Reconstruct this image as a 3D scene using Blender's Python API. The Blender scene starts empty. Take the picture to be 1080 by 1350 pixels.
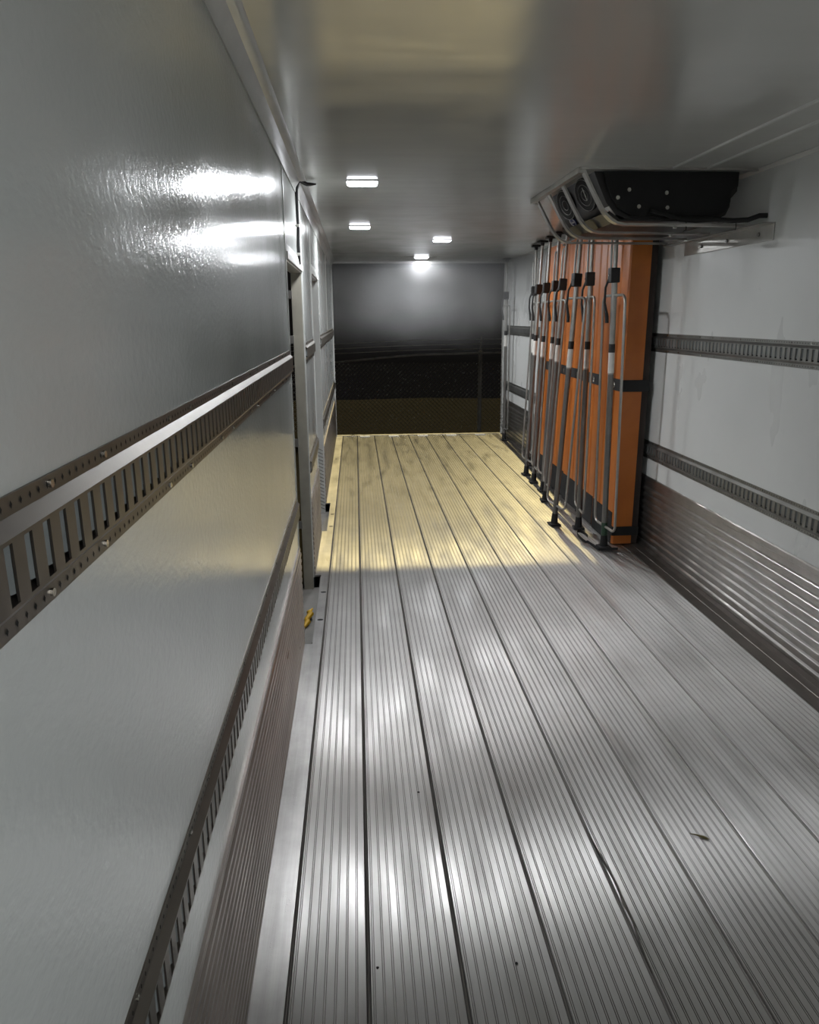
import bpy, bmesh, math, random
from mathutils import Matrix, Vector
R = random.Random(7)
S = bpy.context.scene
COL = S.collection

# ------------------------------------------------------------------ camera, world, light
cam_d = bpy.data.cameras.new('camera')
cam = bpy.data.objects.new('camera', cam_d)
COL.objects.link(cam)
cam_d.sensor_fit = 'VERTICAL'
cam_d.sensor_height = 24.0
cam_d.lens = 976.0 / 1350.0 * 24.0
cam_d.clip_start = 0.02
cam_d.clip_end = 300
M = Matrix(((0.99745009, 0.02341905, -0.06741569),
            (-0.07115788, 0.25399411, -0.96458465),
            (-0.00546647, 0.9669222, 0.2550129))).to_4x4()
M.translation = Vector((0, 0, 1.71))
cam.matrix_world = M
S.camera = cam

W = bpy.data.worlds.new('night')
S.world = W
W.use_nodes = True
W.node_tree.nodes['Background'].inputs[0].default_value = (0.0115, 0.0105, 0.0095, 1)
W.node_tree.nodes['Background'].inputs[1].default_value = 0.35

sd = bpy.data.lights.new('yard_floodlight', 'SUN')      # far yard floodlight behind the trailer
sd.energy = 0.33
sd.color = (1.0, 0.82, 0.40)
sd.angle = math.radians(0.6)
sun = bpy.data.objects.new('yard_floodlight', sd)
COL.objects.link(sun)
sun.rotation_euler = Vector((-0.04, -1.0, -0.403)).to_track_quat('-Z', 'Y').to_euler()

LAMP_STRENGTH = 820.0
S.view_settings.view_transform = 'Standard'
S.view_settings.look = 'None'
S.view_settings.gamma = 1
S.view_settings.use_curve_mapping = False
S.view_settings.exposure = 0.0

# ------------------------------------------------------------------ helpers
XL, XR, ZC, Y0, Y1 = -0.322, 2.178, 2.465, -2.6, 11.0


def lin(r, g, b):
    f = lambda c: (c / 255 / 12.92) if c / 255 <= 0.04045 else ((c / 255 + 0.055) / 1.055) ** 2.4
    return (f(r), f(g), f(b), 1)


class NT:
    def __init__(s, name):
        s.m = bpy.data.materials.new(name)
        s.m.use_nodes = True
        s.t = s.m.node_tree
        s.b = s.t.nodes['Principled BSDF']
        s.co = s.t.nodes.new('ShaderNodeTexCoord')

    def n(s, typ, **kw):
        x = s.t.nodes.new(typ)
        for k, v in kw.items():
            if k in x.inputs.keys() if isinstance(k, str) else False:
                x.inputs[k].default_value = v
            else:
                setattr(x, k, v)
        return x

    def l(s, a, b):
        s.t.links.new(a, b)

    def noise(s, scale, detail=3, stretch=(1, 1, 1), rough=0.5):
        mp = s.n('ShaderNodeMapping')
        mp.inputs['Scale'].default_value = stretch
        s.l(s.co.outputs['Object'], mp.inputs['Vector'])
        t = s.n('ShaderNodeTexNoise')
        t.inputs['Scale'].default_value = scale
        t.inputs['Detail'].default_value = detail
        t.inputs['Roughness'].default_value = rough
        s.l(mp.outputs[0], t.inputs['Vector'])
        return t.outputs['Fac']

    def ramp(s, fac, stops):
        r = s.n('ShaderNodeValToRGB')
        e = r.color_ramp.elements
        while len(e) < len(stops):
            e.new(0.5)
        for i, (p, c) in enumerate(stops):
            e[i].position = p
            e[i].color = c if isinstance(c, tuple) else (c, c, c, 1)
        s.l(fac, r.inputs[0])
        return r.outputs[0]

    def bump(s, h, strength=0.2, dist=0.01, prev=None):
        b = s.n('ShaderNodeBump')
        b.inputs['Strength'].default_value = strength
        b.inputs['Distance'].default_value = dist
        s.l(h, b.inputs['Height'])
        if prev:
            s.l(prev, b.inputs['Normal'])
        s.l(b.outputs[0], s.b.inputs['Normal'])
        return b.outputs[0]

    def set(s, **kw):
        for k, v in kw.items():
            s.b.inputs[k.replace('_', ' ')].default_value = v
        return s


def simple(name, col, rough=0.5, metal=0.0, bscale=None, bstr=0.1, bdist=0.003, var=0.12):
    t = NT(name)
    t.set(Roughness=rough, Metallic=metal)
    f = t.noise(9, 4)
    c0 = tuple(c * (1 - var) for c in col[:3]) + (1,)
    c1 = tuple(min(1, c * (1 + var)) for c in col[:3]) + (1,)
    t.l(t.ramp(f, [(0.3, c0), (0.7, c1)]), t.b.inputs['Base Color'])
    if bscale:
        t.bump(t.noise(bscale, 3), bstr, bdist)
    return t.m


def wallmat(name, col, rough, spark, wave, stretch=(1, 1, 1), smudge=True):
    t = NT(name)
    f = t.noise(1.3, 4)
    a = tuple(c * 0.93 for c in col[:3]) + (1,)
    base = t.ramp(f, [(0.35, a), (0.65, col)])
    if smudge:
        g = t.noise(7.0, 5, (1, 1.2, 0.9), 0.6)
        mask = t.ramp(g, [(0.68, 0.0), (0.76, 0.3)])
        mx = t.n('ShaderNodeMixRGB')
        t.l(mask, mx.inputs[0])
        t.l(base, mx.inputs[1])
        mx.inputs[2].default_value = tuple(c * 0.55 for c in col[:3]) + (1,)
        base = mx.outputs[0]
    t.l(base, t.b.inputs['Base Color'])
    rn = t.noise(3, 3, (1, 1, 0.4))
    t.l(t.ramp(rn, [(0.3, rough * 0.8), (0.7, rough * 1.3)]), t.b.inputs['Roughness'])
    t.set(Coat_Weight=0.0)
    p = t.bump(t.noise(55, 2, stretch), spark, 0.0025)
    t.bump(t.noise(2.2, 2, stretch), wave, 0.02, p)
    return t.m


m_wall_l = wallmat('glossy_panel_left', lin(189, 192, 189), 0.15, 0.30, 0.10, (1, 1, 1.4), False)
m_wall_r = wallmat('white_panel_right', lin(226, 227, 224), 0.30, 0.06, 0.06)
m_ceil = wallmat('glossy_ceiling', lin(196, 196, 190), 0.15, 0.02, 0.16, (0.35, 1.6, 1), False)
m_trim = simple('white_trim', lin(205, 206, 202), 0.25, var=0.04)


def alu(name, c0, c1, rough, aniso, streak=True, wet=True, tangent=(1, 0, 0), metal=0.94, bs=0.05):
    t = NT(name)
    n1 = t.noise(1.0, 6, (14, 0.6, 14), 0.65)
    n2 = t.noise(3.0, 5, (1, 1, 1), 0.6)
    mx = t.n('ShaderNodeMath')
    mx.operation = 'ADD'
    t.l(n1, mx.inputs[0])
    t.l(n2, mx.inputs[1])
    hf = t.n('ShaderNodeMath')
    hf.operation = 'MULTIPLY'
    hf.inputs[1].default_value = 0.5
    t.l(mx.outputs[0], hf.inputs[0])
    t.l(t.ramp(hf.outputs[0], [(0.35, c0), (0.65, c1)]), t.b.inputs['Base Color'])
    t.set(Metallic=metal, Anisotropic=aniso)
    t.l(t.ramp(t.noise(2.0, 5, (5, 0.8, 5)), [(0.3, rough * 0.75), (0.7, rough * 1.3)]), t.b.inputs['Roughness'])
    cx = t.n('ShaderNodeCombineXYZ')
    for i in range(3):
        cx.inputs[i].default_value = tangent[i]
    t.l(cx.outputs[0], t.b.inputs['Tangent'])
    p = t.bump(t.noise(6, 5, (9, 0.35, 9)), bs, 0.004)
    if wet:
        v = t.n('ShaderNodeTexVoronoi')
        v.inputs['Scale'].default_value = 110
        t.l(t.co.outputs['Object'], v.inputs['Vector'])
        d = t.ramp(v.outputs['Distance'], [(0.05, 1.0), (0.20, 0.0)])
        msk = t.ramp(t.noise(3.0, 5, (5, 0.9, 5), 0.6), [(0.52, 0.0), (0.60, 1.0)])
        mu = t.n('ShaderNodeMath')
        mu.operation = 'MULTIPLY'
        t.l(d, mu.inputs[0])
        t.l(msk, mu.inputs[1])
        t.bump(mu.outputs[0], 0.6, 0.0014, p)
    return t.m


m_floor = alu('ridged_aluminium', lin(186, 184, 181), lin(208, 206, 203), 0.42, 0.98)
m_sill = alu('worn_aluminium_plate', lin(135, 133, 131), lin(185, 183, 180), 0.36, 0.7, bs=0.15)
m_kick_l = alu('fine_ribbed_aluminium', lin(135, 127, 122), lin(172, 163, 157), 0.36, 0.4, wet=False)
m_kick_r = simple('corrugated_aluminium', lin(170, 167, 163), 0.30, 0.93, 14, 0.02)
m_gap = simple('dark_grime', lin(40, 38, 36), 0.7)
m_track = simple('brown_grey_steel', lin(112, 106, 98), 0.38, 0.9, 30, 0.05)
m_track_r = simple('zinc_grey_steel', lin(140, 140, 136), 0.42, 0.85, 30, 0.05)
m_slot = simple('grey_slot_back', lin(120, 124, 124), 0.5, 0.3)
m_step = simple('grey_painted_step', lin(120, 117, 112), 0.6)
m_groove = simple('grimy_groove', lin(122, 118, 113), 0.5, 0.8)
m_edge = simple('stained_edge_plank', lin(112, 106, 100), 0.42, 0.85)
m_dark = simple('dark_recess', lin(18, 17, 16), 0.8)
m_bolt = simple('bright_bolt', lin(185, 182, 175), 0.25, 1.0)
m_bar = simple('galvanised_bar', lin(162, 160, 155), 0.36, 0.7, 40, 0.06)
m_bar_d = simple('dark_galvanised_tube', lin(124, 121, 117), 0.42, 0.7, 40, 0.06)
m_black = simple('black_plastic', lin(30, 29, 28), 0.55)
m_rubber = simple('black_rubber', lin(24, 24, 24), 0.75)
m_black_g = simple('satin_black_cover', lin(30, 28, 27), 0.42)
m_orange = NT('orange_vinyl')
m_orange.set(Roughness=0.42)
_f = m_orange.noise(4, 5)
m_orange.l(m_orange.ramp(_f, [(0.3, lin(178, 98, 34)), (0.7, lin(198, 114, 42))]), m_orange.b.inputs['Base Color'])
m_orange.bump(m_orange.noise(3.5, 4, (1, 1, 2.5)), 0.25, 0.012)
m_orange = m_orange.m
m_backing = simple('dark_brown_backing', lin(52, 42, 38), 0.8)
m_guard = simple('brushed_guard_steel', lin(168, 166, 160), 0.30, 0.75, 25, 0.04)
m_white = simple('white_label', lin(215, 212, 205), 0.5)
m_yellow = simple('yellow_webbing', lin(205, 160, 30), 0.6)
m_blue = simple('blue_enamel', lin(40, 46, 110), 0.35)
m_green = simple('green_paint', lin(40, 66, 48), 0.5)
m_red = simple('red_plastic', lin(170, 60, 50), 0.5)
m_twig = simple('dry_leaf', lin(92, 84, 48), 0.8)
m_dirt = NT('trampled_dirt')
m_dirt.set(Roughness=0.95)
m_dirt.l(m_dirt.ramp(m_dirt.noise(2.2, 8, (1, 1, 1), 0.7), [(0.3, lin(66, 56, 36)), (0.7, lin(98, 84, 56))]), m_dirt.b.inputs['Base Color'])
m_dirt.bump(m_dirt.noise(8, 6), 0.5, 0.05)
m_dirt = m_dirt.m
m_fence = simple('weathered_fence_steel', lin(215, 213, 205), 0.6, 0.0)
m_jamb = simple('brushed_jamb_steel', lin(168, 163, 150), 0.40, 0.35)


def emit(name, col, s):
    t = NT(name)
    t.set(Emission_Color=col, Emission_Strength=s, Roughness=0.3)
    t.b.inputs['Base Color'].default_value = (0.8, 0.8, 0.85, 1)
    return t.m


m_led = emit('lit_led_field', (0.93, 0.96, 1.0, 1), LAMP_STRENGTH)
m_lens = emit('lamp_lens_rim', (0.90, 0.93, 1.0, 1), 6)


def link(name, me, mat, parent=None, kind=None):
    o = bpy.data.objects.new(name, me)
    COL.objects.link(o)
    for mm in (mat if isinstance(mat, (list, tuple)) else [mat]):
        me.materials.append(mm)
    if parent:
        o.parent = parent
    if kind:
        o['kind'] = kind
    return o


def obj(name, bm, mat, parent=None, kind=None, smooth=False):
    bmesh.ops.recalc_face_normals(bm, faces=bm.faces)
    me = bpy.data.meshes.new(name)
    bm.to_mesh(me)
    bm.free()
    if smooth:
        for p in me.polygons:
            p.use_smooth = True
        try:
            me.set_sharp_from_angle(angle=math.radians(40))
        except Exception:
            pass
    return link(name, me, mat, parent, kind)


def tag(o, label, cat, group=None):
    o['label'] = label
    o['category'] = cat
    if group:
        o['group'] = group
    return o


def empty(name, loc=(0, 0, 0), kind=None):
    o = bpy.data.objects.new(name, None)
    o.empty_display_size = 0.1
    COL.objects.link(o)
    o.location = loc
    if kind:
        o['kind'] = kind
    return o


def box(bm, x0, x1, y0, y1, z0, z1, bev=0, mi=0):
    vs = [bm.verts.new((x, y, z)) for x in (x0, x1) for y in (y0, y1) for z in (z0, z1)]
    fs = [bm.faces.new([vs[i] for i in q]) for q in
          ((0, 1, 3, 2), (4, 6, 7, 5), (0, 4, 5, 1), (2, 3, 7, 6), (0, 2, 6, 4), (1, 5, 7, 3))]
    for f in fs:
        f.material_index = mi
    if bev:
        es = list({e for f in fs for e in f.edges})
        r = bmesh.ops.bevel(bm, geom=es, offset=bev, segments=2, affect='EDGES', profile=0.6)
        for f in r['faces']:
            f.material_index = mi
    return bm


def B(*a, **k):
    return box(bmesh.new(), *a, **k)


def prism_y(bm, prof, y0, y1, mi=0, cap=True, n=1):
    """closed (x,z) profile extruded along y"""
    rings = []
    for j in range(n + 1):
        y = y0 + (y1 - y0) * j / n
        rings.append([bm.verts.new((x, y, z)) for x, z in prof])
    k = len(prof)
    for j in range(n):
        for i in range(k):
            f = bm.faces.new((rings[j][i], rings[j][(i + 1) % k], rings[j + 1][(i + 1) % k], rings[j + 1][i]))
            f.material_index = mi
    if cap:
        for r in (rings[0], rings[-1]):
            f = bm.faces.new(r)
            f.material_index = mi
    return bm


def tube(bm, pts, r, seg=8, closed=False, mi=0):
    pts = [Vector(p) for p in pts]
    n = len(pts)
    rings = []
    prev = None
    for i, p in enumerate(pts):
        a = pts[(i - 1) % n] if (closed or i > 0) else p
        b = pts[(i + 1) % n] if (closed or i < n - 1) else p
        t = (b - a).normalized()
        if prev is None:
            u = t.orthogonal().normalized()
        else:
            u = (prev - t * prev.dot(t)).normalized()
        prev = u
        v = t.cross(u)
        rr = r[i] if isinstance(r, (list, tuple)) else r
        rings.append([bm.verts.new(p + (u * math.cos(2 * math.pi * k / seg) + v * math.sin(2 * math.pi * k / seg)) * rr) for k in range(seg)])
    m = n if closed else n - 1
    for i in range(m):
        A, Bq = rings[i], rings[(i + 1) % n]
        off = 0
        if closed and i == n - 1:
            off = min(range(seg), key=lambda o: (Bq[o].co - A[0].co).length)
        for k in range(seg):
            f = bm.faces.new((A[k], A[(k + 1) % seg], Bq[(k + 1 + off) % seg], Bq[(k + off) % seg]))
            f.material_index = mi
    if not closed:
        for rg in (rings[0], rings[-1]):
            f = bm.faces.new(rg)
            f.material_index = mi
    return bm


def disc(bm, c, r, h, axis='x', seg=12, rx=None, mi=0):
    """short cylinder centred at c along axis; r radius, rx optional second radius"""
    c = Vector(c)
    rx = rx or r
    ax = {'x': (Vector((1, 0, 0)), Vector((0, 1, 0)), Vector((0, 0, 1))),
          'y': (Vector((0, 1, 0)), Vector((1, 0, 0)), Vector((0, 0, 1))),
          'z': (Vector((0, 0, 1)), Vector((1, 0, 0)), Vector((0, 1, 0)))}[axis]
    rr = []
    for s in (-.5, .5):
        rr.append([bm.verts.new(c + ax[0] * h * s + ax[1] * rx * math.cos(2 * math.pi * k / seg) + ax[2] * r * math.sin(2 * math.pi * k / seg)) for k in range(seg)])
    for k in range(seg):
        bm.faces.new((rr[0][k], rr[0][(k + 1) % seg], rr[1][(k + 1) % seg], rr[1][k])).material_index = mi
    bm.faces.new(rr[0]).material_index = mi
    bm.faces.new(rr[1]).material_index = mi
    return bm


def text(name, s, size, mat, parent, mtx, ext=0.0005):
    c = bpy.data.curves.new(name, 'FONT')
    c.body = s
    c.size = size
    c.extrude = ext
    c.align_x = 'CENTER'
    c.align_y = 'CENTER'
    o = bpy.data.objects.new(name, c)
    c.materials.append(mat)
    COL.objects.link(o)
    o.parent = parent
    o.matrix_local = mtx
    dg = bpy.context.evaluated_depsgraph_get()
    me = bpy.data.meshes.new_from_object(o.evaluated_get(dg))
    bpy.data.objects.remove(o)
    me.name = name
    o = bpy.data.objects.new(name, me)
    COL.objects.link(o)
    o.parent = parent
    o.matrix_local = mtx
    return o


# ------------------------------------------------------------------ floor
floor = empty('floor', (0, 0, 0), 'structure')
bm = B(XL - 0.09, XR + 0.09, Y0 - 0.09, Y1, -0.16, -0.10)
obj('underfloor', bm, m_gap, floor)
bm = B(-0.262, XR, Y0, Y1 - 0.05, -0.098, -0.012)
obj('crossmember_deck', bm, m_gap, floor)

PIT = 0.253


def plank_profile(x0, x1, ridged=True):
    k = 1.0 if x0 < 0.9 else (0.75 if x0 < 1.2 else 0.5)
    pts = [(x0 + 0.0065, -0.0115), (x0 + 0.0065, -0.001), (x0 + 0.0085, 0)]
    if ridged:
        n = max(2, round((x1 - x0 - 0.02) / 0.0262))
        w = (x1 - x0 - 0.018) / n
        zr = 0.0
        for i in range(n):
            a = x0 + 0.009 + w * i
            for g in (0.0, 0.0052):
                c = a + g + 0.003
                pts += [(c - 0.0013 * k, zr), (c - 0.0007 * k, -0.0021), (c + 0.0007 * k, -0.0021)]
                zr = R.uniform(-0.0005, 0.0003)
                pts += [(c + 0.0013 * k, zr)]
                zr = R.uniform(-0.0005, 0.0003)
    pts += [(x1 - 0.0085, 0), (x1 - 0.0065, -0.001), (x1 - 0.0065, -0.0115)]
    return pts


def groove_bead(x, parent):
    bm = bmesh.new()
    prism_y(bm, [(x - 0.0060, -0.011), (x - 0.0036, -0.0040), (x, -0.0016), (x + 0.0036, -0.0040), (x + 0.0060, -0.011)], Y0, Y1 - 0.05)
    return obj('seam_bead', bm, m_groove, parent)


edges = [(-0.217, -0.005)] + [(-0.005 + PIT * i, -0.005 + PIT * (i + 1)) for i in range(8)]
for a, b in edges:
    bm = bmesh.new()
    prism_y(bm, plank_profile(a, b), Y0, Y1 - 0.05)
    for f in bm.faces:
        zs = [v.co.z for v in f.verts]
        if len(f.verts) == 4 and -0.004 < min(zs) < -0.0015:
            f.material_index = 1
    obj('plank', bm, [m_floor, m_groove], floor)
    groove_bead(a, floor)
groove_bead(2.019, floor)
bm = bmesh.new()
prism_y(bm, [(2.0235, -0.0115), (2.0235, -0.001), (2.026, 0), (2.09, 0), (2.093, 0.003), (2.10, 0.003), (2.103, 0), (2.14, 0.004), (2.172, 0.02), (2.177, 0.02), (2.177, -0.0115)], Y0, Y1 - 0.05)
obj('edge_plank', bm, m_edge, floor)
bm = bmesh.new()
tube(bm, [(0.757, 2.12, -0.002), (0.760, 2.02, 0.001), (0.766, 1.93, 0.003), (0.770, 1.87, 0.003), (0.764, 1.80, 0.004), (0.768, 1.74, 0.003), (0.760, 1.66, 0.001), (0.757, 1.56, -0.002)],
     [0.001, 0.003, 0.0045, 0.003, 0.005, 0.0035, 0.003, 0.001], 6)
obj('bent_bead', bm, m_groove, floor, smooth=True)['label'] = 'bent and peeled seam bead'

D1 = (3.74, 4.80)
D2 = (5.86, 6.85)
KL = XL + 0.012          # inner face of the left kick plate
NX = -0.272
# left flat edge plate, notched at the two side doors
bm = bmesh.new()
for (a, b, x0) in ((Y0, D1[0] - 0.02, XL), (D1[0] - 0.02, D1[1] + 0.03, NX), (D1[1] + 0.03, D2[0] + 0.05, XL), (D2[0] + 0.05, D2[1] + 0.02, NX), (D2[1] + 0.02, Y1 - 0.05, XL)):
    box(bm, x0, -0.2215, a, b, -0.011, 0.001)
ep = obj('edge_plate', bm, m_sill, floor)
for y in (4.05, 4.50, 6.05, 6.45):
    bm = disc(bmesh.new(), (-0.243, y, 0.0008), 0.012, 0.002, 'z', 14, rx=0.018)
    obj('drain_hole', bm, m_dark, floor)
for (a, b) in (D1, D2):
    bm = B(NX - 0.003, NX, a, b, -0.09, 0.0)
    obj('sill_riser', bm, m_step, floor)

# ------------------------------------------------------------------ walls
wl = empty('wall_left', (0, 0, 0), 'structure')
T = 0.066
for (a, b, z0, z1) in ((Y0, D1[0], -0.1, ZC), (D1[0], D1[1], 1.985, ZC), (D1[1], D2[0], -0.1, ZC), (D2[0], D2[1], 2.03, ZC), (D2[1], Y1, -0.1, ZC)):
    obj('wall_panel', B(XL - T, XL, a, b, z0, z1), m_wall_l, wl)
for y in (D1[0] - 0.012, D1[1] + 0.03, D2[0] - 0.03, D2[1] + 0.04, 8.9):
    bm = bmesh.new()
    prism_y(bm, [(XL - 0.001, 1.57), (XL + 0.004, 1.57), (XL + 0.004, ZC - 0.03), (XL - 0.001, ZC - 0.03)], y - 0.012, y + 0.012)
    obj('joint_strip', bm, m_trim, wl)
wr = empty('wall_right', (0, 0, 0), 'structure')
obj('wall_panel', B(XR, XR + T, Y0, Y1, -0.1, ZC), m_wall_r, wr)
for y in (6.0, 8.45):
    obj('joint_strip', B(XR - 0.003, XR + 0.001, y - 0.015, y + 0.015, 0.80, ZC - 0.02), m_trim, wr)
wf = obj('wall_front', B(XL - T, XR + T, Y0 - T, Y0, -0.1, ZC), m_wall_r, None, 'structure')
ce = obj('ceiling', B(XL - T, XR + T, Y0 - T, Y1, ZC, ZC + 0.09), m_ceil, None, 'structure')

# ceiling corner coves
bm = bmesh.new()
prism_y(bm, [(XL, ZC - 0.075), (XL + 0.006, ZC - 0.078), (XL + 0.01, ZC - 0.05), (XL + 0.03, ZC - 0.018), (XL + 0.055, ZC - 0.010), (XL + 0.062, ZC), (XL, ZC)], Y0, Y1)
obj('trim_1', bm, m_trim, None, 'structure', smooth=True)
bm = bmesh.new()
prism_y(bm, [(XR, ZC - 0.02), (XR - 0.004, ZC - 0.02), (XR - 0.02, ZC - 0.004), (XR - 0.02, ZC), (XR, ZC)], Y0, Y1)
obj('trim_2', bm, m_trim, None, 'structure')

# kick plates (skirting)
KH = 0.545


def kick_left(y0, y1):
    pts = [(XL, 0.0)]
    n = 15
    h = KH - 0.02
    for i in range(n):
        z = 0.004 + h * i / n
        w = h / n
        pts += [(XL + 0.006, z), (XL + 0.012, z + w * 0.25), (XL + 0.012, z + w * 0.60), (XL + 0.006, z + w * 0.8)]
    pts += [(XL + 0.008, KH - 0.012), (XL + 0.007, KH), (XL, KH)]
    bm = bmesh.new()
    prism_y(bm, pts, y0, y1)
    return bm


bl = empty('baseboard_left', (0, 0, 0), 'structure')
for a, b in ((Y0, D1[0] - 0.005), (D1[1] + 0.03, D2[0] - 0.005), (D2[1] + 0.03, Y1 - 0.03)):
    obj('kick_plate', kick_left(a, b), m_kick_l, bl)
pts = [(XR, 0.0)]
for i in range(9):
    z = 0.012 + 0.052 * i
    pts += [(XR - 0.004, z), (XR - 0.015, z + 0.008), (XR - 0.015, z + 0.026), (XR - 0.012, z + 0.030), (XR - 0.004, z + 0.036)]
pts += [(XR - 0.004, 0.50), (XR - 0.010, 0.505), (XR - 0.010, KH - 0.012), (XR - 0.004, KH - 0.006), (XR, KH - 0.006)]
bm = bmesh.new()
prism_y(bm, pts, Y0, Y1 - 0.03)
obj('baseboard_right', bm, m_kick_r, None, 'structure')

# rear frame
rf = empty('trim_3', (0, 0, 0), 'structure')
obj('rear_header', B(XL, XR, Y1 - 0.035, Y1, ZC - 0.028, ZC, 0.004), m_trim, rf)
obj('rear_post', B(XL, XL + 0.016, Y1 - 0.035, Y1, 0, ZC - 0.028), m_trim, rf)
obj('rear_post', B(XR - 0.03, XR, Y1 - 0.035, Y1, 0, ZC - 0.028), m_trim, rf)
obj('rear_sill', B(XL, XR, Y1 - 0.05, Y1 + 0.06, -0.05, 0.006, 0.002), m_sill, rf)
for i, x in enumerate((0.03, 0.46, 0.89, 1.32, 1.75)):
    obj('sill_tab', B(x, x + 0.15, Y1 - 0.16, Y1 - 0.05, 0.001, 0.007, 0.001), m_white, rf)

# ------------------------------------------------------------------ side doors (openings with frames)
def door(n, a, b, zt, jw, mj, cut):
    d = empty('door_%d' % n, (XL, a, 0), 'structure')
    L = lambda x0, x1, y0, y1, z0, z1, bev=0: B(x0 - XL, x1 - XL, y0 - a, y1 - a, z0, z1, bev)
    # far jamb: steel face towards the camera
    obj('far_jamb', L(XL - jw, XL - 0.002, b - 0.012, b + 0.001, -0.085, zt), mj, d)
    obj('jamb_edge', L(XL - 0.002, XL + 0.005, b - 0.012, b + 0.03, 0.0, zt), m_trim, d)
    obj('near_jamb', L(XL - 0.06, XL + 0.004, a - 0.001, a + 0.006, -0.085, zt), m_trim, d)
    # stepped header
    bm = bmesh.new()
    for (x0, x1, z0, z1) in ((XL - T, XL + 0.012, zt - 0.005, zt + 0.03), (XL - T, XL + 0.006, zt + 0.03, zt + 0.065)):
        box(bm, x0 - XL, x1 - XL, 0, b - a, z0, z1, 0.003)
    obj('header_trim', bm, m_trim, d)
    obj('header_underside', L(XL - T, XL, a, b, zt - 0.012, zt - 0.004), mj, d)
    obj('threshold', L(XL - 0.12, NX - 0.003, a - 0.02, b + 0.02, -0.10, -0.085), m_step, d)
    for z in (1.82, 1.55, 0.9, 0.35):
        bm = L(XL - jw - 0.03, XL - jw + 0.004, b - 0.03, b - 0.008, z, z + 0.05, 0.003)
        obj('hinge', bm, m_bar_d, d)
    return d


door(1, D1[0], D1[1], 1.985, 0.064, m_jamb, None)
d2 = door(2, D2[0], D2[1], 2.03, 0.064, m_trim, None)
bm = bmesh.new()
for i in range(18):
    z = -0.05 + 0.033 * i
    tube(bm, [(-0.08, D2[1] - D2[0] - 0.014, z), (-0.045, D2[1] - D2[0] - 0.016, z + 0.02), (-0.004, D2[1] - D2[0] - 0.014, z)], 0.004, 5)
obj('tread_rib', bm, m_bar_d, d2)

# ------------------------------------------------------------------ cargo tracks (slotted wall rails)
def track(side, y0, y1, z0, z1, pitch, label, mat, group=None):
    """side -1: left wall (faces +x), +1: right wall (faces -x)"""
    xw = XL if side < 0 else XR
    s = -side
    root = empty('cargo_track', (xw, y0, z0))
    L = y1 - y0
    H = z1 - z0
    d = 0.016

    def P(prof, ya, yb, bm):
        prism_y(bm, [(s * x, z) for x, z in prof], ya, yb)
    # profile sections: flange - bevel - face - bevel - flange
    fl, bv = H * 0.15, H * 0.10
    bm = bmesh.new()
    P([(0, 0), (0.003, 0), (0.003, fl), (d, fl + bv), (d, fl + bv + 0.004), (0, fl + bv + 0.004)], 0, L, bm)
    P([(0, H), (0.003, H), (0.003, H - fl), (d, H - fl - bv), (d, H - fl - bv - 0.004), (0, H - fl - bv - 0.004)], 0, L, bm)
    zlo, zhi = fl + bv + 0.004, H - fl - bv - 0.004
    n = int(L / pitch)
    sw = pitch * 0.42
    for i in range(n + 1):
        ya = i * pitch + sw
        yb = min((i + 1) * pitch, L)
        if yb - ya > 0.003:
            box(bm, min(s * (d - 0.0025), s * d), max(s * (d - 0.0025), s * d), ya, yb, zlo, zhi)
    obj('rail_body', bm, mat, root)
    # the curled tab seen inside each slot
    bm = bmesh.new()
    for i in range(n):
        ya = i * pitch
        if ya + sw > L:
            break
        vs = []
        for (t, dep) in ((0.10, 0.003), (0.45, 0.008), (0.80, 0.003)):
            pass
        a0, a1 = ya + sw * 0.22, ya + sw
        x0, x1, x2 = s * 0.004, s * 0.010, s * 0.013
        q = [bm.verts.new(v) for v in ((x0, a0, zlo + 0.010), (x1, a0 + (a1 - a0) * .5, zlo + 0.008), (x2, a1, zlo + 0.008),
                                       (x2, a1, zhi - 0.002), (x1, a0 + (a1 - a0) * .5, zhi - 0.002), (x0, a0, zhi - 0.004))]
        bm.faces.new((q[0], q[1], q[4], q[5]))
        bm.faces.new((q[1], q[2], q[3], q[4]))
    obj('slot_tab', bm, m_slot, root, 'stuff')
    bm = B(min(s * 0.0, s * 0.002), max(s * 0.0, s * 0.002), 0, L, zlo, zhi)
    obj('slot_back', bm, m_dark, root)
    # nail holes of the flanges
    bm = bmesh.new()
    k = int(L / (pitch / 2))
    for i in range(k):
        y = (i + 0.5) * pitch / 2
        for z in (fl * 0.5, H - fl * 0.5):
            x = s * 0.0035
            q = [bm.verts.new((x, y + a, z + b)) for a, b in ((-0.0028, 0), (0, -0.0042), (0.0028, 0), (0, 0.0042))]
            bm.faces.new(q)
    obj('flange_hole', bm, m_dark, root, 'stuff')
    # bolts
    me = None
    y = 0.10
    i = 0
    while y < L - 0.05:
        for z in (fl * 0.5, H - fl * 0.5):
            if me is None:
                b2 = disc(bmesh.new(), (s * 0.0045, 0, 0), 0.0046, 0.0035, 'x', 8)
                o = obj('bolt', b2, m_bolt, root)
                me = o.data
            else:
                o = bpy.data.objects.new('bolt', me)
                COL.objects.link(o)
                o.parent = root
            o.location = (0, y + (0.0 if z < H / 2 else 0.03), z)
        y += 0.336 if i % 2 == 0 else 0.17
        i += 1
    tag(root, label, 'rail', group)
    return root


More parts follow.
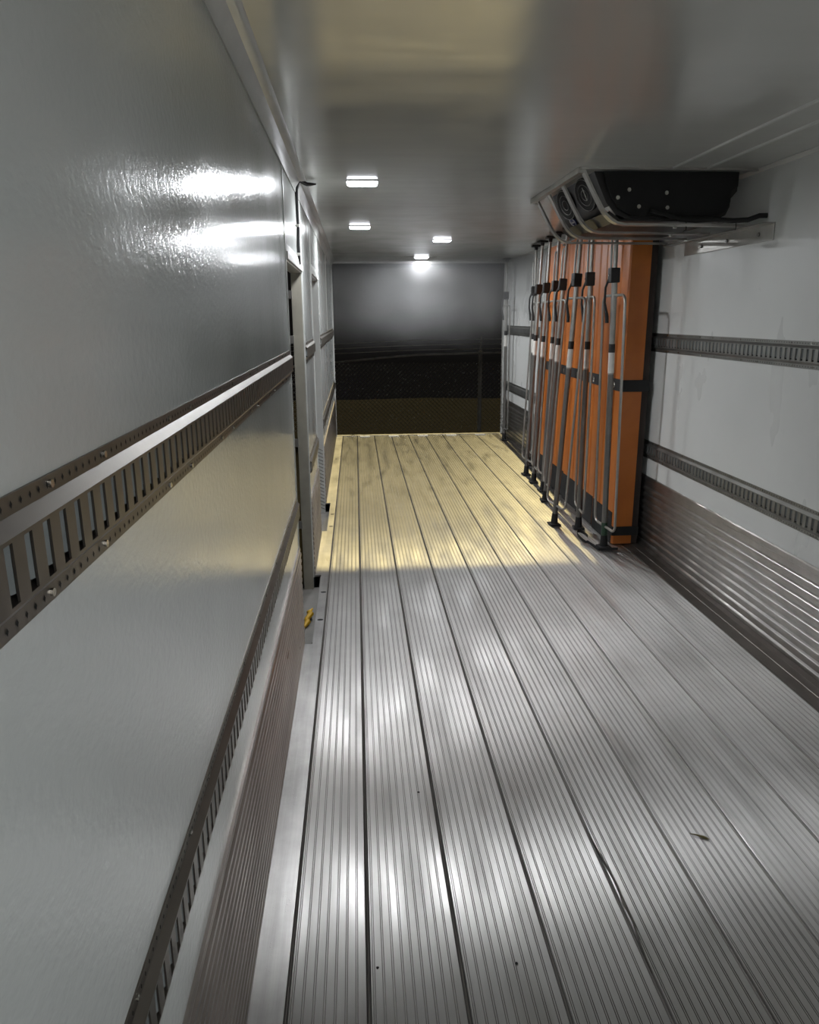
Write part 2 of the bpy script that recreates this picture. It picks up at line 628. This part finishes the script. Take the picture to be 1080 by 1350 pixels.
LU, LL, RU, RL = (1.428, 1.555), (0.690, 0.820), (1.455, 1.585), (0.670, 0.802)
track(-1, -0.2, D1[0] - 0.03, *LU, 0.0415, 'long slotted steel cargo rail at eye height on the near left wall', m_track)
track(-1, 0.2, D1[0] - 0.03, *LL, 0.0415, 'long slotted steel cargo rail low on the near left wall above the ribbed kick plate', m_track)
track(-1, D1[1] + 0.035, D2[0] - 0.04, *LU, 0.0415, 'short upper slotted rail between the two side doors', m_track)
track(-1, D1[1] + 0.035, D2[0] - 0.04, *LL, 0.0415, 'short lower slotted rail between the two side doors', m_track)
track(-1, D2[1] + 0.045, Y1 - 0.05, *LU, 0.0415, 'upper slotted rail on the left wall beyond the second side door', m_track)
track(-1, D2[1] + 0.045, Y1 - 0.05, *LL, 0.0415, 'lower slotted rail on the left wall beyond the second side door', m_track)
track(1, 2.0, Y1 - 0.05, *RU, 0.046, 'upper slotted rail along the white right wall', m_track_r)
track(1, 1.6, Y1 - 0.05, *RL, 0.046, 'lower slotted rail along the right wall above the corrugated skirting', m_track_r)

# ------------------------------------------------------------------ ceiling lamps
def rrect(w, h, r, n=4):
    out = []
    for cx, cy, a0 in ((w / 2 - r, h / 2 - r, 0), (-w / 2 + r, h / 2 - r, 90), (-w / 2 + r, -h / 2 + r, 180), (w / 2 - r, -h / 2 + r, 270)):
        for k in range(n + 1):
            a = math.radians(a0 + 90 * k / n)
            out.append((cx + r * math.cos(a), cy + r * math.sin(a)))
    return out


def loft(bm, rings):
    vr = [[bm.verts.new(p) for p in r] for r in rings]
    k = len(vr[0])
    for a, b in zip(vr, vr[1:]):
        for i in range(k):
            bm.faces.new((a[i], a[(i + 1) % k], b[(i + 1) % k], b[i]))
    bm.faces.new(vr[0])
    bm.faces.new(vr[-1])
    return bm


def lamp(x, y, label, rot=0.0):
    r = empty('ceiling_lamp', (x, y, ZC))
    r.rotation_euler = (0, 0, rot)
    bm = loft(bmesh.new(), [[(a, b, 0) for a, b in rrect(0.185, 0.112, 0.02)], [(a, b, -0.006) for a, b in rrect(0.185, 0.112, 0.02)]])
    obj('base_plate', bm, m_trim, r)
    rings = [[(a, b, z) for a, b in rrect(w, h, rr)] for w, h, z, rr in ((0.178, 0.105, -0.006, 0.02), (0.176, 0.103, -0.014, 0.02), (0.166, 0.093, -0.0205, 0.018),
                                                                         (0.142, 0.074, -0.0205, 0.012), (0.142, 0.074, -0.008, 0.012))]
    bm = bmesh.new()
    vr = [[bm.verts.new(p) for p in q] for q in rings]
    for A_, B_ in zip(vr, vr[1:]):
        for i in range(len(A_)):
            bm.faces.new((A_[i], A_[(i + 1) % len(A_)], B_[(i + 1) % len(A_)], B_[i]))
    obj('lens', bm, m_lens, r)
    bm = bmesh.new()
    f = bm.faces.new([bm.verts.new((a, b, -0.0192)) for a, b in rrect(0.1415, 0.0735, 0.012)])
    f.normal_flip()
    obj('led_field', bm, m_led, r)
    tag(r, label, 'lamp', 'lit rectangular lamps on the ceiling')
    return r


lamp(0.06, 4.62, 'lit rectangular ceiling lamp nearest the viewer, the largest one on the left')
lamp(0.06, 6.80, 'second lit rectangular ceiling lamp behind the largest one, on the left')
lamp(0.90, 7.92, 'lit ceiling lamp right of centre, the nearer of the two there', 0.12)
lamp(0.88, 10.10, 'farthest lit ceiling lamp, hanging just before the rear opening', 0.12)
lamp(0.90, -1.0, 'added fill lamp, unseen on the ceiling behind the viewer near the front wall')  # added out of view behind the camera to brighten the near end
lamp(1.60, -1.6, 'added fill lamp, unseen on the ceiling behind the viewer by the right wall')  # second unseen fill, added for the near walls and floor

# two white conduits on the ceiling
for i, x in enumerate((1.695, 1.88)):
    bm = bmesh.new()
    prism_y(bm, [(x - 0.009, ZC), (x - 0.006, ZC - 0.008), (x + 0.006, ZC - 0.008), (x + 0.009, ZC)], -0.5, 4.12)
    tag(obj('ceiling_conduit', bm, m_trim), ('thin white conduit on the ceiling, the one farther from the right wall',
                                            'thin white conduit on the ceiling, the one nearer the right wall')[i], 'conduit')

# ------------------------------------------------------------------ black cable above the first side door
cb = empty('wall_cable', (XL, 4.72, 2.0))
pts = [(0.115, 0.16, 0.452), (0.085, 0.14, 0.447), (0.065, 0.12, 0.444), (0.045, 0.10, 0.452), (0.03, 0.07, 0.458), (0.018, 0.05, 0.44), (0.012, 0.035, 0.40), (0.012, 0.03, 0.30), (0.014, 0.015, 0.20), (0.012, 0.0, 0.1), (0.014, -0.01, 0.06), (0.02, -0.02, 0.0)]
pts = [(x, y - 0.25, z) for x, y, z in pts]
obj('cable', tube(bmesh.new(), pts, [0.005, 0.010, 0.011, 0.012, 0.012, 0.011, 0.010, 0.009, 0.009, 0.010, 0.010, 0.004], 8), m_rubber, cb, smooth=True)
for z, y in ((0.21, -0.235), (0.055, -0.262)):
    obj('cable_clip', B(0.0, 0.024, y - 0.018, y + 0.018, z - 0.007, z + 0.007, 0.002), m_white, cb)
obj('wire_end', tube(bmesh.new(), [(0.012, -0.22, 0.15), (0.016, -0.235, 0.11), (0.014, -0.25, 0.07)], 0.003, 6), m_red, cb)
tag(cb, 'black cable clipped down the left wall from the ceiling to above the first side door', 'cable')

# ------------------------------------------------------------------ evaporator unit and its guard
ev = empty('evaporator_unit', (1.2, 4.2, ZC))


def EV(prof, y0, y1, bm=None):
    bm = bm or bmesh.new()
    return prism_y(bm, [(x - 1.2, z + 1.71 - ZC) for x, z in prof], y0 - 4.2, y1 - 4.2)


body = [(1.31, 0.755), (1.335, 0.70), (1.385, 0.60), (1.43, 0.545), (1.50, 0.515), (2.02, 0.515), (2.065, 0.535), (2.085, 0.58), (2.085, 0.62), (2.12, 0.66), (2.12, 0.755)]
obj('housing', EV(body, 4.26, 5.14), m_black_g, ev, smooth=True)
cap = [(1.36, 0.752), (1.375, 0.70), (1.41, 0.62), (1.45, 0.565), (1.52, 0.53), (2.00, 0.53), (2.05, 0.55), (2.075, 0.60), (2.075, 0.66), (2.11, 0.68), (2.11, 0.752)]
obj('end_cover', EV(cap, 4.235, 4.262), m_rubber, ev)
obj('drip_tray', EV([(1.40, 0.552), (1.46, 0.512), (2.05, 0.508), (2.05, 0.500), (1.45, 0.500), (1.385, 0.545)], 4.24, 5.16), m_black_g, ev)
nrm = Vector((-0.10, 0, -0.05)).normalized()      # slanted front face
for yc in (4.50, 4.90):
    c = Vector((1.347 - 1.2, yc - 4.2, 0.675 + 1.71 - ZC))
    q = Vector((-0.89, 0, -0.45)).to_track_quat('Z', 'Y').to_matrix().to_4x4()
    bm = disc(bmesh.new(), (0, 0, 0), 0.095, 0.02, 'z', 28, rx=0.16)
    bm.transform(Matrix.Translation(c) @ q)
    g = obj('fan_grille', bm, m_dark, ev)
    bm = bmesh.new()
    for k in range(3):
        tube(bm, [(math.cos(a) * 0.05 * (k + 1), math.sin(a) * 0.03 * (k + 1), 0.014) for a in [2 * math.pi * j / 24 for j in range(24)]], 0.002, 4, True)
    bm.transform(Matrix.Translation(c) @ q)
    obj('grille_ring', bm, m_bar_d, g)
q = Vector((-0.76, 0, -0.65)).to_track_quat('Z', 'X').to_matrix().to_4x4()
c = Matrix.Translation(Vector((1.398 - 1.2, 4.93 - 4.2, 0.575 + 1.71 - ZC))) @ q
bm = disc(bmesh.new(), (0, 0, 0), 0.030, 0.006, 'z', 24, rx=0.050)
bm.transform(c @ Matrix.Rotation(math.pi / 2, 4, 'Z'))
bd = obj('badge', bm, m_blue, ev)
bm = tube(bmesh.new(), [(math.cos(a) * 0.045, math.sin(a) * 0.026, 0.0035) for a in [2 * math.pi * j / 28 for j in range(28)]], 0.0016, 5, True)
bm.transform(c @ Matrix.Rotation(math.pi / 2, 4, 'Z'))
obj('badge_ring', bm, m_white, bd)
text('badge_script', 'Carrier', 0.022, m_white, bd, c @ Matrix.Rotation(-math.pi / 2, 4, 'Z') @ Matrix.Translation((0, 0, 0.0036)))
c = Matrix.Translation(Vector((1.416 - 1.2, 4.285 - 4.2, 0.555 + 1.71 - ZC))) @ q
bm = bmesh.new()
box(bm, -0.03, 0.03, -0.045, 0.045, 0.0, 0.004)
bm.transform(c)
wl_ = obj('warning_label', bm, m_white, ev)
bm = bmesh.new()
f = [(-0.015, -0.03), (-0.015, 0.0), (0.015, -0.015)]
for dy in (0, 0.036):
    vs = [bm.verts.new((x, y + dy, z)) for z in (0.004, 0.0048) for x, y in f]
    bm.faces.new(vs[3:]); bm.faces.new(vs[:3])
bm.transform(c)
obj('warning_triangle', bm, simple('orange_print', lin(205, 120, 50), 0.5), wl_)
for (x, z) in ((1.50, 0.66), (1.56, 0.575), (1.72, 0.57), (1.71, 0.645), (1.44, 0.62)):
    bm = disc(bmesh.new(), (x - 1.2, 4.232 - 4.2, z + 1.71 - ZC), 0.011, 0.006, 'y', 10)
    obj('screw_head', bm, m_bolt, ev)
for y, in ((4.5,), (4.78,)):
    obj('pull_rod', tube(bmesh.new(), [(1.318 - 1.2, y - 4.2, -0.045), (1.352 - 1.2, y - 4.2, -0.115)], 0.003, 6), m_bolt, ev)
hz = [(1.62, 4.215, 0.555), (1.70, 4.205, 0.535), (1.78, 4.19, 0.505), (1.86, 4.17, 0.497), (1.95, 4.13, 0.498), (2.03, 4.09, 0.487), (2.09, 4.05, 0.487), (2.14, 4.03, 0.505), (2.178, 4.02, 0.505)]
tag(ev, 'black evaporator unit hung from the ceiling by the right wall behind its steel guard', 'cooling unit')
dh = obj('drain_hose', tube(bmesh.new(), [(x, y, z + 1.71) for x, y, z in hz], 0.0135, 10), m_rubber, smooth=True)
tag(dh, 'black drain hose running from the evaporator unit into the right wall', 'hose')

gd = empty('evaporator_guard', (1.21, 4.18, ZC))


def ribbar(y, w=0.048, t=0.012):
    P = [(1.215, 0.750), (1.25, 0.690), (1.29, 0.62), (1.33, 0.555), (1.355, 0.522), (1.385, 0.495), (1.42, 0.478), (1.47, 0.470), (2.13, 0.466)]
    bm = bmesh.new()
    top = [(x - 1.21, z + 1.71 - ZC) for x, z in P]
    offs = []
    for i in range(len(top)):
        a = Vector(top[max(0, i - 1)]); b = Vector(top[min(len(top) - 1, i + 1)])
        d = (b - a).normalized()
        n = Vector((d.y, -d.x))
        offs.append((top[i][0] - n.x * t, top[i][1] - n.y * t))
    prof = top + offs[::-1]
    prism_y(bm, prof, y - 4.18 - w / 2, y - 4.18 + w / 2)
    bmesh.ops.triangulate(bm, faces=[f for f in bm.faces if len(f.verts) > 4])
    return obj('guard_rib', bm, m_guard, gd)


for y in (4.18, 4.59, 4.91, 5.21):
    ribbar(y)
obj('ceiling_bar', B(-0.02, 0.012, -0.03, 1.07, -0.028, 0.0, 0.002), m_guard, gd)
obj('ceiling_plate', B(-0.01, 0.96, -0.05, -0.02, -0.012, 0.0, 0.001), m_guard, gd)
bz = 1.71 - ZC
obj('wall_bracket', B(XR - 0.008 - 1.21, XR - 1.21, 3.93 - 4.18, 5.0 - 4.18, 0.375 + bz, 0.462 + bz, 0.002), m_guard, gd)
obj('bracket_shelf', B(XR - 0.06 - 1.21, XR - 1.21, 3.93 - 4.18, 5.23 - 4.18, 0.456 + bz, 0.463 + bz, 0.001), m_guard, gd)
for y in (4.07, 4.42, 4.75):
    obj('bracket_bolt', disc(bmesh.new(), (XR - 0.011 - 1.21, y - 4.18, 0.415 + bz), 0.012, 0.007, 'x', 6), m_bar_d, gd)
for (x, y) in ((1.425, 5.215), (1.23, 5.22), (1.9, 4.59), (1.75, 4.18)):
    zz = 0.463 if x > 1.3 else 0.72
    obj('guard_bolt', disc(bmesh.new(), (x - 1.21, y - 4.18, zz + bz), 0.011, 0.012, 'z', 6), m_bolt, gd)
tag(gd, 'bent flat steel bar guard cage under the evaporator unit on the right', 'guard')
for x, z0, z1, n in ((1.81, 0.50, 0.452, 0), (2.05, 0.487, 0.452, 1)):
    y = 4.185
    yy = 4.18 if n == 0 else 4.10
    o = obj('cable_tie', tube(bmesh.new(), [(x, yy, z0 + 1.71 + 0.012), (x + .004, yy, z1 + 1.71), (x - 0.012 * (1 - n), yy, z1 + 1.70)], 0.0025, 5), m_rubber)
    tag(o, ('black cable tie hanging from the middle of the drain hose', 'black cable tie on the drain hose near the wall')[n], 'cable tie')

# ------------------------------------------------------------------ load bars with hoops
HT = 2.461


def make_bar():
    r = empty('load_bar', (0, 0, 0))
    obj('lower_tube', tube(bmesh.new(), [(0, 0, 0.03), (0, 0, 1.30)], 0.0215, 12), m_bar_d, r, smooth=True)
    st = obj('sticker', tube(bmesh.new(), [(0, 0, 1.31), (0, 0, 1.47)], 0.0221, 12), m_white, r, smooth=True)
    obj('sticker_header', tube(bmesh.new(), [(0, 0, 1.455), (0, 0, 1.515)], 0.0224, 12), m_black, st, smooth=True)
    obj('middle_tube', tube(bmesh.new(), [(0, 0, 1.30), (0, 0, 1.96)], 0.0205, 12), m_bar, r, smooth=True)
    obj('upper_tube', tube(bmesh.new(), [(0, 0, 1.96), (0, 0, HT - 0.02)], 0.0150, 10), m_bar, r, smooth=True)
    bm = bmesh.new()
    box(bm, -0.045, 0.045, -0.05, 0.05, 0.0, 0.016, 0.006)
    tube(bm, [(0, 0, 0.014), (0, 0, 0.10)], [0.030, 0.0245], 12)
    obj('foot_pad', bm, m_rubber, r)
    bm = bmesh.new()
    box(bm, -0.045, 0.045, -0.05, 0.05, HT - 0.018, HT, 0.004)
    tube(bm, [(0, 0, HT - 0.05), (0, 0, HT - 0.016)], [0.017, 0.022], 10)
    obj('top_pad', bm, m_rubber, r)
    bm = bmesh.new()
    box(bm, -0.040, 0.028, -0.030, 0.032, 1.93, 2.03, 0.008)
    rb = obj('ratchet_box', bm, m_black, r)
    obj('ratchet_pin', tube(bmesh.new(), [(-0.045, 0.0, 1.98), (0.034, 0.0, 1.98)], 0.007, 8), m_bolt, rb)
    bm = tube(bmesh.new(), [(-0.030, 0.018, 1.97), (-0.052, 0.03, 1.90), (-0.055, 0.03, 1.80), (-0.038, 0.02, 1.70), (-0.036, 0.02, 1.66)], [0.008, 0.008, 0.009, 0.014, 0.013], 8)
    obj('lever_handle', bm, m_black, r, smooth=True)
    bm = tube(bmesh.new(), [(-0.025, 0.012, 2.02), (-0.026, 0.012, 2.20), (-0.024, 0.012, 2.27), (-0.018, 0.010, 2.29)], 0.008, 8)
    obj('rack_rod', bm, m_bar, r, smooth=True)
    # rectangular hoop with rounded corners
    w, z0, z1, rr = 0.19, 0.17, 1.845, 0.055
    pts = []
    for cy, cz, a0 in ((w - rr, z1 - rr, 0), (-w + rr, z1 - rr, 90), (-w + rr, z0 + rr, 180), (w - rr, z0 + rr, 270)):
        for k in range(6):
            a = math.radians(a0 + 18 * k)
            pts.append((0, cy + rr * math.cos(a), cz + rr * math.sin(a)))
    bm = tube(bmesh.new(), pts, 0.0098, 8, True)
    obj('hoop', bm, m_bar, r, smooth=True)
    return r


def copy_tree(o, parent=None):
    c = o.copy()
    COL.objects.link(c)
    c.parent = parent
    for ch in list(o.children):
        copy_tree(ch, c)
    return c


bars = [(1.85, 5.27, 1.796, 4, 'load bar with hoop nearest the viewer, its foot painted green, before the orange bulkheads'),
        (1.81, 5.80, 1.80, -6, 'second nearest load bar with hoop, standing before the widest orange strip'),
        (1.64, 5.93, 1.758, 8, 'load bar with hoop leaning most, its foot farthest out on the lit floor'),
        (1.77, 6.76, 1.875, -6, 'fourth nearest load bar with hoop, next behind the most leaning bar'),
        (1.85, 7.17, 1.91, 4, 'fifth nearest load bar with hoop in the crowded row of bars'),
        (1.85, 7.57, 1.93, -4, 'sixth nearest load bar with hoop in the crowded row of bars'),
        (1.86, 7.97, 1.95, 4, 'load bar with hoop at the far end of the orange bulkheads'),
        (2.02, 8.50, 2.01, -6, 'load bar with hoop standing alone against white wall just past the orange bulkheads'),
        (2.08, 10.35, 2.056, 3, 'farthest load bar with hoop beside the rear opening')]
proto = make_bar()
for i, (x, y, tx, yaw, lab) in enumerate(bars):
    o = proto if i == 0 else copy_tree(proto)
    o.location = (x, y, 0.001)
    ry = math.atan((tx - x) / 2.45)
    o.rotation_euler = (Matrix.Rotation(ry, 3, 'Y') @ Matrix.Rotation(math.radians(yaw), 3, 'Z')).to_euler()
    tag(o, lab, 'load bar', 'load bars with hoops jammed between floor and ceiling on the right')
# green painted foot sleeve on the nearest bar
o = obj('painted_sleeve', tube(bmesh.new(), [(0, 0, 0.09), (0, 0, 0.20)], 0.0235, 12), m_green, proto, smooth=True)
o['label'] = 'dark green painted sleeve'

# ------------------------------------------------------------------ orange bulkhead panels
PX0, PX1 = 1.935, 2.085


def panel(y0, y1, dx, ht, lab, end=False):
    PX1 = 2.085 if end else 2.10
    r = empty('insulated_bulkhead', (PX0 + dx, y0, 0))
    L = y1 - y0
    t = PX1 - PX0 - dx
    bm = bmesh.new()
    # quilted front: several shallow vertical bays
    n = 3
    prof = []
    for i in range(n):
        a = L * i / n
        b = L * (i + 1) / n
        prof += [(0.010, a + 0.004), (0.0, a + 0.022), (0.0, b - 0.022), (0.010, b - 0.004)]
    prof += [(t, L - 0.003), (t, 0.003)]
    lo = [bm.verts.new((x, y, 0.006)) for x, y in prof]
    hi = [bm.verts.new((x, y, ht)) for x, y in prof]
    bm.faces.new(hi)
    bm.faces.new(lo)
    for i in range(len(prof)):
        j = (i + 1) % len(prof)
        bm.faces.new((lo[i], lo[j], hi[j], hi[i]))
    bmesh.ops.triangulate(bm, faces=[f for f in bm.faces if len(f.verts) > 4])
    obj('vinyl_cover', bm, m_orange, r)
    obj('backing', B(t, t + 0.05, 0.012, L - 0.012, 0.004, ht - 0.02), m_backing, r)
    obj('kick_flap', B(-0.004, 0.0, 0.03, L - 0.004, 0.004, 0.25), m_rubber, r)
    for z in (1.17, 0.075):
        bm = bmesh.new()
        z1 = z + (0.085 if z > 1 else 0.07)
        box(bm, -0.006, -0.0005, -0.004, L * 0.42 if end else L - 0.02, z, z1)
        if end:
            box(bm, -0.006, t + 0.05, -0.006, -0.0005, z, z1)
        if z > 1 or end:
            sp = obj('strap', bm, m_rubber, r)
            if z > 1:
                bm = tube(bmesh.new(), [(-0.010, L * 0.30 + 0.012 * math.cos(a), z + 0.04 + 0.022 * math.sin(a)) for a in [2 * math.pi * j / 10 for j in range(10)]], 0.004, 6, True)
                obj('buckle_ring', bm, m_bolt, sp)
        else:
            bm.free()
    tag(r, lab, 'bulkhead', 'orange bulkheads standing in a row against the right wall')
    return r


panel(5.335, 5.84, 0.0, 2.39, 'orange vinyl bulkhead with black straps nearest the viewer, its end face showing', True)
panel(5.86, 6.36, 0.012, 2.36, 'second orange bulkhead behind the nearest one with the strapped end')
panel(6.38, 6.88, 0.030, 2.40, 'third orange bulkhead from the viewer in the row by the right wall')
panel(6.90, 7.40, 0.050, 2.37, 'fourth orange bulkhead from the viewer in the row by the right wall')
panel(7.42, 7.92, 0.058, 2.38, 'farthest orange bulkhead of the row, behind the crowded load bars')

# loose strap curled on the floor by the nearest bar
pts = []
for k in range(16):
    a = math.radians(20 + 250 * k / 15)
    pts.append((1.745 + 0.045 * math.cos(a), 5.44 + 0.10 * math.sin(a), 0.012 + 0.035 * abs(math.sin(a * 0.7))))
pts.append((1.785, 5.19, 0.003))
pts.append((1.93, 5.185, 0.003))
bm = bmesh.new()
rows = []
for p in pts:
    rows.append((bm.verts.new(p), bm.verts.new((p[0], p[1], p[2] + 0.022)), bm.verts.new((p[0] + 0.003, p[1] + 0.003, p[2] + 0.022)), bm.verts.new((p[0] + 0.003, p[1] + 0.003, p[2]))))
for a, b in zip(rows, rows[1:]):
    for i in range(4):
        bm.faces.new((a[i], a[(i + 1) % 4], b[(i + 1) % 4], b[i]))
bm.faces.new(rows[0]); bm.faces.new(rows[-1])
tag(obj('loose_strap', bm, m_rubber), 'black webbing strap curled on the floor at the foot of the nearest load bar', 'strap')

# ------------------------------------------------------------------ small litter
bm = bmesh.new()
pts = [(-0.345, 4.12, -0.072), (-0.325, 4.17, -0.060), (-0.338, 4.22, -0.068), (-0.312, 4.27, -0.050), (-0.330, 4.33, -0.066), (-0.308, 4.37, -0.058)]
tube(bm, pts, [0.010, 0.018, 0.014, 0.018, 0.014, 0.006], 7)
tag(obj('yellow_strap', bm, m_yellow, smooth=True), 'crumpled yellow strap lying in the sill of the first side door', 'strap')
bm = bmesh.new()
tube(bm, [(1.095, 2.085, 0.004), (1.115, 2.072, 0.007), (1.135, 2.062, 0.005), (1.15, 2.052, 0.004)], [0.0015, 0.003, 0.005, 0.0015], 5)
tube(bm, [(1.132, 2.064, 0.006), (1.143, 2.048, 0.004)], [0.002, 0.001], 4)
tag(obj('dry_twig', bm, m_twig), 'small dry brown twig lying on the floor at the lower right', 'twig')
for i, (x, y) in enumerate(((0.195, 2.386), (0.399, 1.615), (0.02, 1.63))):
    bm = bmesh.new()
    bmesh.ops.create_icosphere(bm, subdivisions=1, radius=0.0045)
    for v in bm.verts:
        v.co.z *= 0.6
        v.co += Vector((R.uniform(-1, 1), R.uniform(-1, 1), 0)) * 0.0008
    bm.transform(Matrix.Translation((x, y, 0.0025)))
    tag(obj('dark_crumb', bm, m_dark), ('tiny dark crumb on the floor a little below the centre of the picture', 'tiny dark crumb on the floor near the bottom edge, right of the middle',
                                     'tiny dark crumb on the floor near the bottom edge on the left planks')[i], 'crumb')

# ------------------------------------------------------------------ outside: dirt yard and chain-link fence
GZ = -1.20
bm = bmesh.new()
ys = [-8, 6, 12, 16, 20, 24, 27.3, 28.2, 31, 36, 60]
xs = [-30 + 2.5 * i for i in range(27)]
g = {}
for i, x in enumerate(xs):
    for j, y in enumerate(ys):
        z = GZ + R.uniform(-0.03, 0.03)
        if y > 27.5:
            z = GZ - 0.5 - (y - 27.5) * 0.55
        g[i, j] = bm.verts.new((x, y, z))
for i in range(len(xs) - 1):
    for j in range(len(ys) - 1):
        bm.faces.new((g[i, j], g[i + 1, j], g[i + 1, j + 1], g[i, j + 1]))
gr = obj('ground', bm, m_dirt, None, 'structure')

FY = 19.0
fe = empty('chain_link_fence', (0, FY, GZ))


def railz(x):
    P = [(-9, -1.5), (-4, -1.42), (-0.56, -1.10), (1.35, -0.935), (3.16, -0.893), (9, -0.87), (14, -0.87)]
    for (a, za), (b, zb) in zip(P, P[1:]):
        if a <= x <= b:
            return za + (zb - za) * (x - a) / (b - a) + 1.71 - GZ
    return 0.8


rp = [(-8 + 0.5 * i, 0, railz(-8 + 0.5 * i)) for i in range(43)]
obj('top_rail', tube(bmesh.new(), rp, 0.028, 8), m_fence, fe, smooth=True)
for x in (-5.8, -1.3, 3.16, 7.6, 12.0):
    p = obj('fence_post', tube(bmesh.new(), [(x, 0.03, -0.05), (x, 0.03, railz(x) + 0.04)], 0.055, 10), m_fence, fe, smooth=True)
    zt = railz(x) + 0.03
    obj('barb_arm', tube(bmesh.new(), [(x, 0.03, zt), (x - 0.02, -0.16, zt + 0.36)], 0.014, 6), m_fence, p)
for k in range(3):
    bm = bmesh.new()
    pts = []
    for i in range(43):
        x = -8 + 0.5 * i
        zz = railz(3.16) * 0.55 + railz(x) * 0.45
        pts.append((x, -0.05 - 0.05 * k, zz + 0.10 + 0.12 * k))
    tube(bm, pts, 0.006, 4)
    obj('barbed_wire', bm, m_fence, fe)
bm = bmesh.new()
zt0 = 1.78
p_ = 0.11
x = -8 - zt0
while x < 13:
    for sg in (1, -1):
        xa, za, xb, zb = (x, 0.04, x + zt0, zt0) if sg > 0 else (x + zt0, 0.04, x, zt0)
        if min(xa, xb) > -8 and max(xa, xb) < 13:
            r_ = 0.004
            nn = Vector((zb - za, 0, -(xb - xa))).normalized() * r_
            yo = 0.004 * sg
            q = [bm.verts.new((xa - nn.x, yo, za - nn.z)), bm.verts.new((xa + nn.x, yo, za + nn.z)), bm.verts.new((xb + nn.x, yo, zb + nn.z)), bm.verts.new((xb - nn.x, yo, zb - nn.z))]
            t1 = bm.verts.new((xa, yo - r_, za)); t2 = bm.verts.new((xb, yo - r_, zb))
            bm.faces.new((q[0], q[3], t2, t1)); bm.faces.new((q[1], t1, t2, q[2])); bm.faces.new(q)
    x += p_
obj('wire_mesh', bm, m_fence, fe, 'stuff')
tag(fe, 'chain-link fence with sagging top rail and barbed wire in the dark yard outside', 'fence')

# ------------------------------------------------------------------ cold mist drifting in the rear part of the trailer
hm = bpy.data.materials.new('cold_mist')
hm.use_nodes = True
nt = hm.node_tree
nt.nodes.clear()
out = nt.nodes.new('ShaderNodeOutputMaterial')
vs = nt.nodes.new('ShaderNodeVolumeScatter')
vs.inputs['Color'].default_value = (0.95, 0.95, 0.95, 1)
vs.inputs['Anisotropy'].default_value = 0.1
tc = nt.nodes.new('ShaderNodeTexCoord')
nz = nt.nodes.new('ShaderNodeTexNoise')
nz.inputs['Scale'].default_value = 1.1
nz.inputs['Detail'].default_value = 3
rp_ = nt.nodes.new('ShaderNodeMapRange')
rp_.inputs['From Min'].default_value = 0.35
rp_.inputs['From Max'].default_value = 0.70
rp_.inputs['To Min'].default_value = 0.02
rp_.inputs['To Max'].default_value = 0.62
nt.links.new(tc.outputs['Object'], nz.inputs['Vector'])
nt.links.new(nz.outputs['Fac'], rp_.inputs['Value'])
sx = nt.nodes.new('ShaderNodeSeparateXYZ')
nt.links.new(tc.outputs['Object'], sx.inputs[0])
zf = nt.nodes.new('ShaderNodeMapRange')
zf.interpolation_type = 'SMOOTHSTEP'
zf.inputs['From Min'].default_value = 1.2
zf.inputs['From Max'].default_value = 2.35
nt.links.new(sx.outputs[2], zf.inputs['Value'])
ml = nt.nodes.new('ShaderNodeMath')
ml.operation = 'MULTIPLY'
nt.links.new(rp_.outputs[0], ml.inputs[0])
nt.links.new(zf.outputs[0], ml.inputs[1])
nt.links.new(ml.outputs[0], vs.inputs['Density'])
nt.links.new(vs.outputs[0], out.inputs['Volume'])
mist = obj('mist', B(XL + 0.03, XR - 0.035, 8.4, 11.9, 1.0, ZC - 0.06), hm, None, 'stuff')
tag(mist, 'pale cold mist drifting under the ceiling before the rear opening', 'mist')
